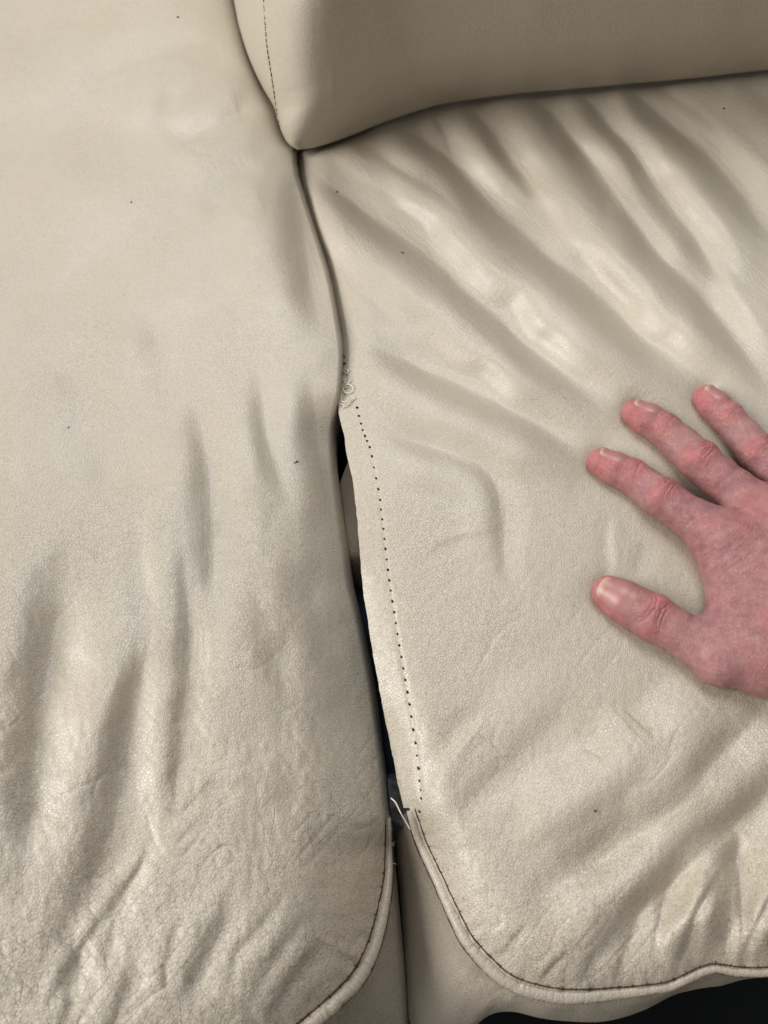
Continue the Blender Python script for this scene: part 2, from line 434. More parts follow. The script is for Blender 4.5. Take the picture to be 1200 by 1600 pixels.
def seat_edge(u, v):
    """mm drop of the right seat towards the gap"""
    df = np.maximum(u - ER(v), 0)
    G = np.interp(v, [100, 240, 300, 600, 640, 900, 1050, 1150, 1260, 1400], [8, 8, 7, 5, 4, 5, 10, 17, 20, 12])
    W = np.interp(v, [100, 300, 640, 1000, 1260], [60, 45, 60, 75, 85])
    z = -G * np.clip(1 - df / W, 0, 1) ** 1.8
    z -= (1 - sstep(560, 640, v)) * 9 * np.clip(1 - df / 13, 0, 1) ** 1.6
    return z
def z_right(u, v):
    z = seat_edge(u, v)
    dj = np.maximum(v - JN(u), 0)
    z -= 8 * np.exp(-dj / 7.0) + 1.5 * np.exp(-dj / 50.0)
    for p, w, A in RIGHT_FOLDS: fold(z, u, v, p, w, A * 1.75 if A > 1.9 else A, 0.16 if p[0][1] < 300 else 0.26)
    d, s, L = polydist(PR, u, v); d = -d
    inside = np.where(d < 0, -d, 0)
    fr = sstep(1255, 1330, v)
    z -= fr * 17 * np.clip(1 - inside / 105, 0, 1) ** 2.1
    z += fr * 1.3 * vnoise(s / 15, inside / 50, 9) * np.exp(-inside / 30) * sstep(0, 9, inside)
    z += 0.18 * vnoise((u * .66 - v * .75) / 24, (u * .75 + v * .66) / 170, 27) * (1 - sstep(560, 760, v)) * sstep(480, 560, u)
    # the hand presses the seat down
    z -= 6 * np.exp(-(((u - 1180) / 190) ** 2 + ((v - 900) / 190) ** 2)) 
    for q in FINGER_LINES:
        dq = np.abs(polydist(q, u, v)[0])
        z -= 3.6 * np.exp(-np.maximum(dq - 20, 0) / 16.0)
    z += 0.7 * vnoise(u / 170, v / 190, 21) + 0.18 * vnoise((u + v) / 60, (v - u) / 120, 22)
    r = np.abs(vnoise((u * .77 + v * .64) / 30, (v * .77 - u * .64) / 90, 26))
    z -= sstep(700, 1200, v) * 0.35 * np.exp(-(r / 0.10) ** 2) * sstep(-.2, .5, vnoise(u / 90, v / 90, 31))
    z += 0.12 * vnoise(u / 8, v / 14, 24) * sstep(500, 1300, v)
    # wavy flap: the torn edge lifts and curls a little
    df = np.maximum(u - ER(v), 0)
    z += sstep(640, 700, v) * 1.5 * vnoise(v / 55, v * 0, 33) * np.exp(-df / 20)
    # seam allowance: slight crimp along the needle holes
    z -= sstep(640, 660, v) * (1 - sstep(1240, 1265, v)) * 0.5 * np.exp(-((df - HOLE_OFF(v)) / 3.5) ** 2)
    return z
HOLES = [(430 + a / 4, 520 + b / 4) for a, b in [(512,468),(523,520),(535,568),(546,608),(560,645),(573,676),(590,715),(603,772),(617,842),(630,910),
    (643,977),(655,1045),(661,1105),(668,1166),(675,1225),(682,1288),(688,1351),(697,1418),(703,1481),(713,1548)]] + \
    [(500 + a / 3.81, 880 + b / 3.81) for a, b in [(403,40),(412,102),(420,163),(429,227),(440,292),(451,357),(461,421),(471,489),(484,558),
    (496,626),(507,694),(519,767),(531,839),(543,913),(555,991),(569,1069),(578,1145),(587,1221),(593,1296),(600,1350),(602,1400),(593,1478)]]
_h = np.array(HOLES)
HOLE_OFF = lambda v: np.interp(v, _h[:, 1], _h[:, 0] - ER(_h[:, 1]))

def sheet_attrs(u, v, side):
    g = 0.45 + 0.45 * sstep(150, 900, v) + 0.15 * vnoise(u / 130, v / 130, 41)
    if side == 'left': g *= 0.55 + 0.45 * sstep(350, 900, v)
    c = sstep(950, 1350, v) * (0.35 + 0.5 * sstep(-.3, .6, vnoise(u / 110, v / 110, 42)))
    if side == 'right': c = c * 0.35
    wk = (1 - sstep(420, 900, v)) * sstep(-.35, .5, vnoise((u * .66 - v * .75) / 28, (u * .75 + v * .66) / 110, 44)) * (1.0 if side == 'right' else 0.35)
    d = 0.30 + 0.35 * sstep(400, 900, v) + 0.45 * sstep(1100, 1500, v) + 0.3 * vnoise(u / 90, v / 90, 43)
    if side == 'left':
        soil = 0.55 * np.exp(-(((u - 370) / 70) ** 2 + ((v - 820) / 50) ** 2)) + 0.30 * np.exp(-(((u - 500) / 100) ** 2 + ((v - 1480) / 90) ** 2)) \
             + 0.2 * np.exp(-(((u - 330) / 120) ** 2 + ((v - 1030) / 90) ** 2))
    else:
        soil = 0.35 * np.exp(-(((u - 850) / 60) ** 2 + ((v - 1440) / 50) ** 2))
    return {'wrinkle': np.clip(wk, 0, 1), 'grain': np.clip(g, 0.1, 1.3), 'crease': np.clip(c, 0, 1), 'dirt': np.clip(d, 0, 1.3), 'soil': np.clip(soil, 0, 1)}

# ------------------------------------------------------------------ floor far below
S = 4.0
xs = np.linspace(-S, S, 41)
gx, gy = np.meshgrid(xs, xs)
fl = make_mesh('floor', np.stack([gx, gy, 0 * gx - 0.43], -1), grid_faces(41, 41), M_FLOOR)
fl['kind'] = 'structure'; fl['label'] = 'near black carpet below the front edge of the sofa'

# ------------------------------------------------------------------ left seat
left = empty('seat_cushion', (-0.25, 0.25, -0.25), 'broad cream leather seat on the left, creased and unbroken, running up past the backrest', 'sofa seat')
STEP = 2.2
vs = np.arange(-170, 1715, STEP); nc = int(860 / STEP)
tt = np.linspace(0, 1, nc) ** 0.93
U = -230 + (EL(vs)[:, None] + 230) * tt[None]; V = np.repeat(vs[:, None], nc, 1)
Z = z_left(U.ravel(), V.ravel()).reshape(U.shape)
P = at(U, V, Z / 1000)
A = sheet_attrs(U, V, 'left')
d, s, L = polydist(PL, U.ravel(), V.ravel())
outp = ((d > 0) & (V.ravel() > 1276)).reshape(U.shape)
# skirt columns down into the gap
def skirt(P, n, dxs, dzs):
    return np.stack([P + np.array([dxs[k], 0, dzs[k]]) for k in range(n)], 1)
sk = skirt(P[:, -1], 4, (-0.001, -0.003, -0.006, -0.008), (-0.02, -0.06, -0.14, -0.24))
P2 = np.concatenate([P, sk], 1)
A2 = {k: np.concatenate([a, np.repeat(a[:, -1:], 4, 1)], 1) for k, a in A.items()}
mask = np.concatenate([outp, np.repeat(outp[:, -1:], 4, 1)], 1)
nr, ncc = P2.shape[:2]
fm = mask[:nr, :]
F1 = grid_faces(nr, ncc, mask=~fm[:-1, :-1]); F2 = grid_faces(nr, ncc, mask=fm[:-1, :-1])
v1, f1, a1 = compact(P2, F1, A2); v2, f2, a2 = compact(P2, F2, A2)
lt = make_mesh('top_panel', v1, f1, M_SEAT, attrs=a1)
lp = make_mesh('side_panel', v2, f2, M_SEAT, attrs=a2)
adopt(left, lt, lp)

def piping(path, zfun, r_px, root, seam_in, seam_out, lift, INNER, sc=3.05):
    C, s = resample(path, 1.6)
    z = zfun(C[:, 0], C[:, 1])
    k = np.ones(25) / 25; zp = np.convolve(np.pad(z, 12, 'edge'), k, 'valid') + lift(s)
    base = at(C[:, 0], C[:, 1], zp / 1000)
    r = np.array([r_px(x) for x in s]) / sc / 1000
    sides = 18
    ang = np.linspace(0, 2 * math.pi, sides, endpoint=False)
    # cross wrinkles in the cover: sharp creases between puffy ribs, each reaching partly round
    rib = np.zeros((len(s), sides))
    for q in range(sides):
        ph = vnoise(s / 30, s * 0 + q * .35, 51) * 4
        rib[:, q] = -0.11 * np.exp(-(np.abs(vnoise((s + ph) / 8.5, s * 0 + q * 0.16, 52)) / 0.10) ** 2) + 0.05 * vnoise(s / 22, s * 0 + q * .4, 53)
    R = r[:, None] * (1 + rib)
    o = tube('piping', base, R, M_PIPE, sides=sides)
    # seam threads lying in the two grooves, with short stitches crossing them
    T = np.gradient(C[:, :2], axis=0); T /= np.linalg.norm(T, axis=1)[:, None]
    nin = np.stack([-T[:, 1], T[:, 0]], -1) * -1
    parts = [o]
    for side, col_r, on in ((-1, 0.00042, seam_in), (1, 0.00036, seam_out)):
        if not on: continue
        q = C[:, :2] + (np.stack([T[:, 1], -T[:, 0]], -1) * side) * (r[:, None] * sc * 1000 * 1.04)
        zz = (np.maximum(zfun(q[:, 0], q[:, 1]), zp + 0.1 * r * 1000) + 0.30 if side == INNER else zp + 0.05 * r * 1000) + 0.15 * vnoise(s / 6, s * 0, 60)
        B = at(q[:, 0] + 0.5 * vnoise(s / 7, s * 0, 61), q[:, 1] + 0.5 * vnoise(s / 7, s * 0, 62), zz / 1000)
        parts.append(tube('seam', B, col_r * (1 + 0.35 * vnoise(s / 5, s * 0, 63)), M_THREAD_DARK, sides=6))
        if side == INNER:
            for i in range(12, len(s) - 8, 14):
                if C[i, 1] > 1640 or C[i, 0] > 1260: continue
                n2 = np.array([T[i, 1], -T[i, 0]]) * side
                p0 = C[i, :2] + n2 * (r[i] * sc * 1000 * 0.72); p1 = C[i, :2] + n2 * (r[i] * sc * 1000 * 0.93 + 3.0 + 1.5 * rng.rand())
                zz0 = zp[i] + r[i] * 1000 * 0.75; zz1 = zfun(p1[:1], p1[1:2])[0] + 0.35
                Q = at(np.array([p0[0], (p0[0] + p1[0]) / 2, p1[0]]), np.array([p0[1], (p0[1] + p1[1]) / 2, p1[1]]), np.array([zz0, (zz0 + zz1) / 2 + .1, zz1]) / 1000)
                parts.append(tube('stitch', Q, 0.00022, M_THREAD_DARK, sides=5))
    adopt(root, *parts)
piping(PL, z_left, lambda x: float(np.interp(x, [0, 60, 160, 260, 400], [4.5, 6, 9.5, 12, 12.5])), left, True, True, lambda s: 0.3 + 0 * s, -1)

# ------------------------------------------------------------------ right seat
right = empty('seat_cushion', (0.2, 0.25, -0.25), 'cream leather seat under the hand with a torn left seam and needle holes', 'sofa seat')
vs = np.arange(70, 1575, STEP); nc = int(960 / STEP)
Lj = (1.0 * vnoise(vs / 11, vs * 0, 71) + 0.5 * vnoise(vs / 4, vs * 0, 72)) * (vs > 650)
u0 = ER(vs) + Lj * 0.6
tt = np.linspace(0, 1, nc) ** 1.06
U = u0[:, None] + (1490 - u0[:, None]) * tt[None]; V = np.repeat(vs[:, None], nc, 1)
Z = z_right(U.ravel(), V.ravel()).reshape(U.shape)
d, s, L = polydist(PR, U.ravel(), V.ravel()); d = -d
keep = ~((d > 1.5) & (V.ravel() > 1262)).reshape(U.shape)
P = at(U, V, Z / 1000)
A = sheet_attrs(U, V, 'right')
v1, f1, a1 = compact(P, grid_faces(*P.shape[:2], mask=keep[:-1, :-1]), A)
rt = make_mesh('top_panel', v1, f1, M_SEAT, attrs=a1)
# raw cut edge and suede underside of the loose flap
sel = (vs > 560) & (vs < 1262)
E0 = P[sel][:, 0]; ev = vs[sel]; zz = Z[sel][:, 0]; eu = u0[sel]
rows = [E0, at(eu + 0.2, ev, (zz - 1.4) / 1000), at(eu + 6, ev, (zz - 1.6) / 1000), at(eu + 45, ev, (seat_edge(eu + 45, ev) - 4.0) / 1000)]
re_ = make_mesh('flap_underside', np.stack(rows, 1), grid_faces(len(ev), 4, flip=False), M_SUEDE)
adopt(right, rt, re_)
piping(PR, z_right, lambda x: float(np.interp(x, [0, 30, 150, 260, 420, 480, 560, 800], [7, 8, 9, 11, 10.5, 8.5, 7, 7])), right, True, True,
       lambda s: -0.2 + 0 * s, 1)

# boxing panel below the piping: pairs of piping point -> outer silhouette point
pairs = [((641, 1266), (612, 1285), 50), ((658, 1318), (622, 1370), 60), ((682, 1370), (629, 1450), 70), ((705, 1421), (635, 1530), 80), ((722, 1455), (641, 1600), 90),
         ((740, 1485), (672, 1640), 90), ((762, 1507), (718, 1625), 70), ((795, 1534), (762, 1588), 42), ((820, 1545), (800, 1581), 32), ((860, 1554), (845, 1591), 28), ((893, 1557), (890, 1596), 28), ((950, 1553), (945, 1596), 28),
         ((1000, 1548), (1000, 1581), 25), ((1045, 1541), (1050, 1556), 20), ((1073, 1529), (1078, 1548), 20), ((1098, 1517), (1104, 1543), 20), ((1120, 1513), (1128, 1540), 20), ((1153, 1518), (1160, 1531), 20),
         ((1200, 1518), (1200, 1526), 18), ((1300, 1508), (1300, 1514), 18), ((1600, 1480), (1600, 1488), 18)]
A0 = catmull([(a[0], a[1], b[0], b[1], c) for a, b, c in pairs], 14)
n = 60; ts = np.linspace(0, 1, n)
ui = A0[:, 0:1] * (1 - ts) + A0[:, 2:3] * ts; vi = A0[:, 1:2] * (1 - ts) + A0[:, 3:4] * ts
zp = z_right(A0[:, 0], A0[:, 1]); zp = np.convolve(np.pad(zp, 10, 'edge'), np.ones(21) / 21, 'valid')
sarc = np.arange(len(A0))
Zp = zp[:, None] - 1.5 - 6 * sstep(0, .2, ts)[None] - A0[:, 4:5] * (0.55 * ts + 0.45 * ts ** 3)[None]
Zp += 1.6 * vnoise(sarc[:, None] / 14 + 0 * ts, ts[None] * 2.2 + 0 * sarc[:, None], 81) * sstep(0, .25, ts)
Zp += 0.9 * vnoise(sarc[:, None] / 5 + 0 * ts, ts[None] * 5 + 0 * sarc[:, None], 82) * sstep(0, .15, ts) * np.exp(-ts * 2)
Pp = at(ui, vi, Zp / 1000)
cent = np.array([0.25, 0.3])
sk = []
for k, (inn, dz) in enumerate(((0.004, -.015), (0.012, -.04), (0.03, -.09), (0.05, -.2))):
    q = Pp[:, -1].copy(); dirn = cent - q[:, :2]; dirn /= np.linalg.norm(dirn, axis=1)[:, None]
    q[:, :2] += dirn * inn; q[:, 2] += dz; sk.append(q)
Pp = np.concatenate([Pp, np.stack(sk, 1)], 1)
bx = make_mesh('side_panel', Pp, grid_faces(*Pp.shape[:2], flip=False), M_PANEL)
# inner boxing strip seen down in the gap, with navy lining behind it
vb_ = np.linspace(0, 1, 110)
cols = []
for t in np.linspace(0, 1, 16):
    vv = 690 + 75 * (1 - t) ** 1.5 + vb_ * (1290 - 690 - 75 * (1 - t) ** 1.5)
    uu = EL(vv) * (1 - t) + (ER(vv) + 26) * t - 4 * (1 - t)
    zz = -40 + 28 * t ** 0.8 + 3 * vnoise(vv / 50, vv * 0 + t * 1.5, 91) - 40 * sstep(860, 940, vv)
    cols.append(at(uu, vv, zz / 1000))
ib = make_mesh('inner_boxing_strip', np.stack(cols, 1), grid_faces(len(vv), 16), M_PANEL)
vv = np.arange(560, 1460, 8.0)
cols = []
for t in np.linspace(0, 1, 14):
    uu = EL(vv) * (1 - t) + (ER(vv) + 60) * t - 12 * (1 - t)
    zz = -72 + 40 * t - 0.9 * np.maximum(vv - 1275, 0) + 5 * vnoise(vv / 40, vv * 0 + t * 2.5, 92)
    cols.append(at(uu, vv, zz / 1000))
lin = make_mesh('lining_cloth', np.stack(cols, 1), grid_faces(len(vv), 14), M_NAVY)
vv = np.arange(1208, 1400, 4.0)
cols = []
for t in np.linspace(0, 1, 12):
    uu = (EL(vv) + 1) * (1 - t) + (ER(np.minimum(vv, 1255)) + 22 + np.maximum(vv - 1255, 0) * .2) * t
    zz = -40 + 14 * t + 3.0 * vnoise(vv / 9, vv * 0 + t * 4.5, 93) - 0.12 * (vv - 1215) - 0.9 * np.maximum(vv - 1285 - 12 * t, 0) - 30 * sstep(1222, 1206, vv)
    cols.append(at(uu, vv, zz / 1000))
wd = make_mesh('wadding', np.stack(cols, 1), grid_faces(len(vv), 12), M_GREY)
adopt(right, bx, ib, lin, wd)

# needle holes: tiny raised cups, the shade inside put into their colour
def cup_mesh():
    V = []; n = 8
    for r, z in ((1.0, 0.10), (0.82, 0.16), (0.5, 0.05)):
        for k in range(n):
            a = 2 * math.pi * k / n; V.append((math.cos(a) * r, math.sin(a) * r, z))
    F = [[i * n + k, i * n + (k + 1) % n, (i + 1) * n + (k + 1) % n, (i + 1) * n + k] for i in range(2) for k in range(n)]
    V.append((0, 0, 0.02)); F += [[2 * n + k, 2 * n + (k + 1) % n, 3 * n, 3 * n] for k in range(0)]
    me = bpy.data.meshes.new('needle_hole'); me.from_pydata(V, [], F + [[2 * n + k, 2 * n + (k + 1) % n, 3 * n] for k in range(n)]); me.materials.append(M_HOLE)
    return me
cup = cup_mesh()
hu = np.array([h[0] for h in HOLES]); hv = np.array([h[1] for h in HOLES])
def surf_frame(zf, u, v, e=3.0):
    p = at(u, v, zf(np.array([u]), np.array([v]))[0] / 1000)
    pu = at(u + e, v, zf(np.array([u + e]), np.array([v]))[0] / 1000); pv = at(u, v + e, zf(np.array([u]), np.array([v + e]))[0] / 1000)
    nn = np.cross(pv - p, pu - p); nn /= np.linalg.norm(nn)
    if nn[2] < 0: nn = -nn
    return Vector(p), Vector(nn)
for i, (a, b) in enumerate(HOLES):
    p, nn = surf_frame(z_right, a, b)
    o = bpy.data.objects.new('needle_hole', cup); COL.objects.link(o); o.parent = right
    o.rotation_euler = nn.to_track_quat('Z', 'Y').to_euler()
    o.rotation_euler.rotate_axis('Z', math.radians(30 + 20 * rng.rand()))
    r = 0.00080 * (0.85 + 0.35 * rng.rand())
    if i > 35: r *= 0.85
    o.scale = (r * (1.0 + .5 * rng.rand()), r * (0.7 + .3 * rng.rand()), 0.0006)
    o.location = p - right.location + nn * 0.00012
# loose threads
def thread(pts, r, root, zf=None, mat=M_THREAD):
    C = catmull(pts, 8)
    z = (zf(C[:, 0], C[:, 1]) if zf else 0) + C[:, 2]
    o = tube('loose_thread', at(C[:, 0], C[:, 1], z / 1000), r, mat, sides=6)
    adopt(root, o)
z4 = lambda pts: [(430 + a / 4, 520 + b / 4, h) for a, b, h in pts]
RZ = lambda u, v: z_right(np.maximum(u, ER(v) + 3), v) + 0.3
thread(z4([(424, 250, .6), (440, 228, 1.4), (458, 238, 1.2), (448, 256, .8), (430, 240, .6)]), 0.00030, right, RZ)
thread(z4([(424, 300, .6), (440, 290, 1.6), (436, 312, 1.6), (460, 312, 1.2), (474, 296, .6)]), 0.00030, right, RZ)
thread(z4([(420, 345, .6), (436, 330, 1.5), (462, 322, 1.8), (486, 340, 1.2), (482, 368, .8), (455, 376, 1.2), (432, 366, 1.6), (428, 345, 1.0), (452, 340, .8)]), 0.00030, right, RZ)
thread(z4([(412, 400, .6), (420, 430, 1.6), (445, 425, 1.8), (470, 400, 1.4), (498, 412, .8), (470, 420, 1.4), (455, 450, 1.4), (420, 468, .8)]), 0.00030, right, RZ)
thread(z4([(408, 440, .8), (430, 450, 1.8), (448, 432, 2.0), (470, 440, 1.0)]), 0.00030, right, RZ)
thread(z4([(428, 182, .4), (434, 192, .8), (442, 186, .4)]), 0.00030, right, RZ, M_THREAD_DARK)
thread(z4([(428, 138, .4), (432, 146, .8), (430, 156, .4)]), 0.00030, right, RZ, M_THREAD_DARK)
thread([(611, 1247, -10), (618, 1254, -6), (626, 1270, -5), (634, 1284, -9), (641, 1296, -12)], 0.00030, right)
# frayed cut end on the left seat's welt
for k in range(5):
    y0 = 1272 + 95 * rng.rand() ** 1.3; x0 = float(EL(y0)) - 2
    thread([(x0 - 3, y0, -36), (x0 + 1.5, y0 + 1, -34 + rng.rand()), (x0 + 2 + 2 * rng.rand(), y0 + 6 * rng.rand() - 3, -36)], 0.00014, left, None, M_SUEDE)

# ------------------------------------------------------------------ backrest cushion
back = empty('backrest_cushion', (0.15, 0.62, 0.0), 'plump smooth cream leather backrest cushion standing on the seat at the rear', 'sofa cushion')
SEAM = curve_v([(352, -520), (385, -300), (405, -120), (412, 0), (415, 50), (418, 80), (425, 125), (431, 165), (438, 200), (450, 232)])
vb = 234 - np.r_[np.arange(0, 60, 1.5), np.arange(60, 750, 3.0)]
nc = 420
a = np.linspace(0, 1, nc) ** 1.25
U = SIL(vb)[:, None] + (1500 - SIL(vb)[:, None]) * a[None]
ub = 465 + (1500 - 465) * a
V = vb[:, None] + (JN(ub) - JN(465))[None] * 1.0
hgt = 234 - vb[:, None] + 0 * U
Yj = at(ub, JN(ub), 0.004)[:, 1][None]
Yf = Yj - 0.016 * (1 - np.exp(-hgt / 26)) - 0.010 * (1 - np.exp(-hgt / 90)) + 0.000012 * hgt
sil_v = V
Ys = at(U, np.minimum(V, 236), 0.002)[..., 1]
Ysil = at(SIL(vb), vb, 0.003)[:, 1][:, None]
sw = (U - SIL(vb)[:, None]) / np.interp(vb, [-500, 0, 150, 234], [260, 190, 120, 50])[:, None]
q = np.clip(sw, 0, 1)
Y = Yf + (Ysil - Yf) * (1 - np.sqrt(1 - (1 - q) ** 2)) ** 1.15
# soft wrinkles on the face, crimp at the seam
Y += 0.0006 * vnoise(U / 60, V / 160, 101) + 0.0022 * vnoise(U / 260, V / 300, 102)
dsm = U - SEAM(V)
Y += 0.0012 * np.exp(-(dsm / 3.2) ** 2) - 0.0008 * np.exp(-((dsm - 12) / 9) ** 2) - 0.0010 * np.exp(-((dsm + 13) / 8) ** 2)
Y += 0.0005 * vnoise(U / 14, V / 7, 103) * np.exp(-(dsm / 16) ** 2)
Y += 0.0004 * vnoise(U / 9, V / 70, 104) * np.exp(-((U - 512) / 14) ** 2)
P = at_y(U, V, Y)
under = np.stack([P[0] + np.array([0, .004, -.0035]), P[0] + np.array([0, .02, -.006]), P[0] + np.array([0, .06, -.006])], 0)
P = np.concatenate([under[::-1], P], 0)
lft = np.stack([P[:, 0] + np.array([.05, .05, -.004]), P[:, 0] + np.array([.015, .015, -.003]), P[:, 0] + np.array([.003, .004, -.001])], 1)
P = np.concatenate([lft, P], 1)
AT = {'grain': np.full(P.shape[:2], 0.8), 'crease': np.zeros(P.shape[:2]), 'dirt': np.full(P.shape[:2], .5), 'soil': np.zeros(P.shape[:2]), 'wrinkle': np.full(P.shape[:2], .12)}
bk = make_mesh('cover', P, grid_faces(*P.shape[:2], flip=True), M_BACK, attrs=AT)
adopt(back, bk)
# dashed seam down the left side
sv = np.arange(-300, 196, 9.0)
for k in range(len(sv)):
    w_ = np.linspace(sv[k], sv[k] + 6.2, 5)
    yy = []
    for x in w_:
        r_ = int(np.argmin(np.abs(vb + (JN(ub[10]) - JN(465)) - x))); c_ = int(np.argmin(np.abs(U[r_] - SEAM(x))))
        yy.append(Y[r_, c_] - 0.0009)
    st = tube('stitch', at_y(SEAM(w_), w_, np.array(yy)), 0.0004, M_THREAD_DARK, sides=5); adopt(back, st)

# ------------------------------------------------------------------ small specks lying on the leather
def speck(u, v, zf, lu, lv, ang, label, col=M_THREAD_DARK):
    p, nn = surf_frame(zf, u, v)
    me_n = 12; V_ = []
    for k in range(me_n):
        t = 2 * math.pi * k / me_n; r = 1 + 0.25 * math.sin(3 * t + u) + 0.15 * math.sin(5 * t + v)
        V_.append((math.cos(t) * lu * r, math.sin(t) * lv * r, 0))
    V_ += [(x * .6, y * .6, min(lu, lv) * .7) for x, y, _ in V_] + [(0, 0, min(lu, lv) * .9)]
    F_ = [[k, (k + 1) % me_n, me_n + (k + 1) % me_n, me_n + k] for k in range(me_n)] + [[me_n + k, me_n + (k + 1) % me_n, 2 * me_n] for k in range(me_n)]
    me = bpy.data.meshes.new('speck'); me.from_pydata(V_, [], F_); me.materials.append(col)
    o = bpy.data.objects.new('speck', me); COL.objects.link(o)
    o.location = p + nn * 0.0001; o.rotation_euler = nn.to_track_quat('Z', 'Y').to_euler(); o.rotation_euler.rotate_axis('Z', math.radians(ang))
    o['label'] = label; o['category'] = 'speck'; o['group'] = 'specks of dirt on the leather'
speck(463, 722, z_left, .0018, .0005, -50, 'brown splinter of dirt on the left seat, just left of the open gap')
speck(107, 668, z_left, .0009, .0003, -40, 'tiny dark tick of dirt midway down the left seat near the photo edge')
speck(278, 27, z_left, .0010, .0009, 0, 'round dark speck high on the left seat, beside the backrest')
speck(205, 316, z_left, .0007, .0006, 0, 'faint dark speck on the smooth upper part of the left seat')
speck(629, 395, z_right, .0016, .0005, 10, 'short dark dash in the first hollow of the right seat')
speck(1131, 170, z_right, .0009, .0008, 0, 'dark speck just in front of the backrest, above the fingers')
speck(930, 1267, z_right, .0007, .0006, 0, 'pinhead of dirt on the right seat below the thumb')
speck(526, 300, z_right, .0016, .0004, -60, 'small scuffed tick near the corner where seats and backrest meet')

# ------------------------------------------------------------------ the hand (signed-distance body, meshed by surface nets)
def gz(u, v): return float(z_right(np.array([float(u)]), np.array([float(v)]))[0])
def J(u, v, r_px, h=None):
    """joint: pixel, radius in px, height of its centre above the leather (mm)"""
    g = gz(u, v) if u < 1450 else -4
    g = max(g, -12)
    sc = 2.72
    r = r_px * 1.09 / sc
    hh = r * 0.66 if h is None else h - 1.5
    p = at(u, v, (g + hh) / 1000) 
    return np.array(p), r / 1000 * (1 - (g + hh) / 1000 / 0.42)
fingers = {
    'index': [J(940, 722, 22.0), J(960, 733, 25), J(986, 744, 26.5), J(1009, 760, 27), J(1033, 777, 30, 12.5), J(1058, 795, 29, 13), J(1085, 813, 32, 14), J(1134, 848, 39, 16)],
    'middle': [J(993, 645, 21.5), J(1012, 656, 25), J(1036, 671, 26.5), J(1065, 696, 28), J(1092, 720, 31, 13), J(1120, 744, 30, 14), J(1150, 768, 32, 15), J(1203, 815, 40, 19)],
    'ring': [J(1103, 621, 20.5), J(1116, 634, 23.5), J(1137, 654, 25), J(1161, 681, 26), J(1186, 709, 29, 12.5), J(1208, 732, 28, 14), J(1235, 760, 31, 15), J(1282, 812, 38, 19)],
    'little': [J(1240, 622, 18), J(1252, 640, 20.5), J(1266, 660, 22), J(1284, 690, 24), J(1304, 722, 25, 12), J(1325, 760, 27, 13), J(1352, 820, 35, 16)],
    'thumb': [J(952, 926, 24.5), J(972, 938, 29), J(995, 952, 31), J(1020, 965, 33, 11.5), J(1050, 982, 30.5, 12), J(1085, 1003, 31, 13), J(1125, 1029, 37, 16), J(1180, 1020, 44, 19), J(1260, 1000, 52, 22)],
}
wrist = J(1400, 990, 82, 34); wrist2 = J(1370, 1050, 70, 32); fore = J(1560, 1130, 95, 45); fore2 = J(1760, 1290, 115, 60)
PALM = []
def mid(a, b, t, r=None, dz=0):
    p = a[0] * (1 - t) + b[0] * t; p = p + np.array([0, 0, dz / 1000])
    return (p, (a[1] * (1 - t) + b[1] * t) if r is None else r / 1000)
im, mm, rm, lm = fingers['index'][-1], fingers['middle'][-1], fingers['ring'][-1], fingers['little'][-1]
tm, tc = fingers['thumb'][-2], fingers['thumb'][-1]
for a, b, ra, rb in ((im, wrist, 14, 19), (mm, wrist, 15, 19), (rm, wrist, 14, 19), (lm, wrist, 13, 18)):
    PALM.append((a, (b[0], rb / 1000)))
PALM += [(im, mm), (mm, rm), (rm, lm), (tc, (wrist[0], .022)), ((wrist[0], .024), (wrist2[0], .022)), ((wrist[0], .024), (fore[0], .031)), ((wrist2[0], .022), (fore[0], .031)),
         ((fore[0], .033), (fore2[0], .042)), (mid(im, tm, .30, 12, -2), mid(im, tc, .75, 16, 0)), (mid(im, tm, .62, 12, -1), mid(im, tc, .9, 18, 0))]
PALM += [(J(1137, 872, 30, 14), J(1143, 990, 33, 14)), (J(1200, 1050, 34, 15), (wrist2[0], .020))]
def cone(P, a, ra, b, rb):
    ab = b - a; l2 = ab @ ab
    t = np.clip(((P - a) @ ab) / l2, 0, 1)
    return np.linalg.norm(P - (a + t[:, None] * ab), axis=1) - (ra + (rb - ra) * t)
def smin(a, b, k):
    h = np.clip(0.5 + 0.5 * (b - a) / k, 0, 1)
    return b * (1 - h) + a * h - k * h * (1 - h)
def hand_sdf(P):
    # flatten slightly towards the leather by working in real space
    pd = None
    for a, b in PALM:
        c = cone(P, a[0], a[1], b[0], b[1]); pd = c if pd is None else smin(pd, c, 0.010)
    tot = pd; fd = None
    for nme, ch in fingers.items():
        f = None
        for a, b in zip(ch[:-1], ch[1:]):
            c = cone(P, a[0], a[1], b[0], b[1]); f = c if f is None else smin(f, c, 0.0022)
        g = smin(f, pd, 0.009 if nme != 'thumb' else 0.012)
        fd = g if fd is None else np.minimum(fd, g)
    return np.minimum(tot, fd)
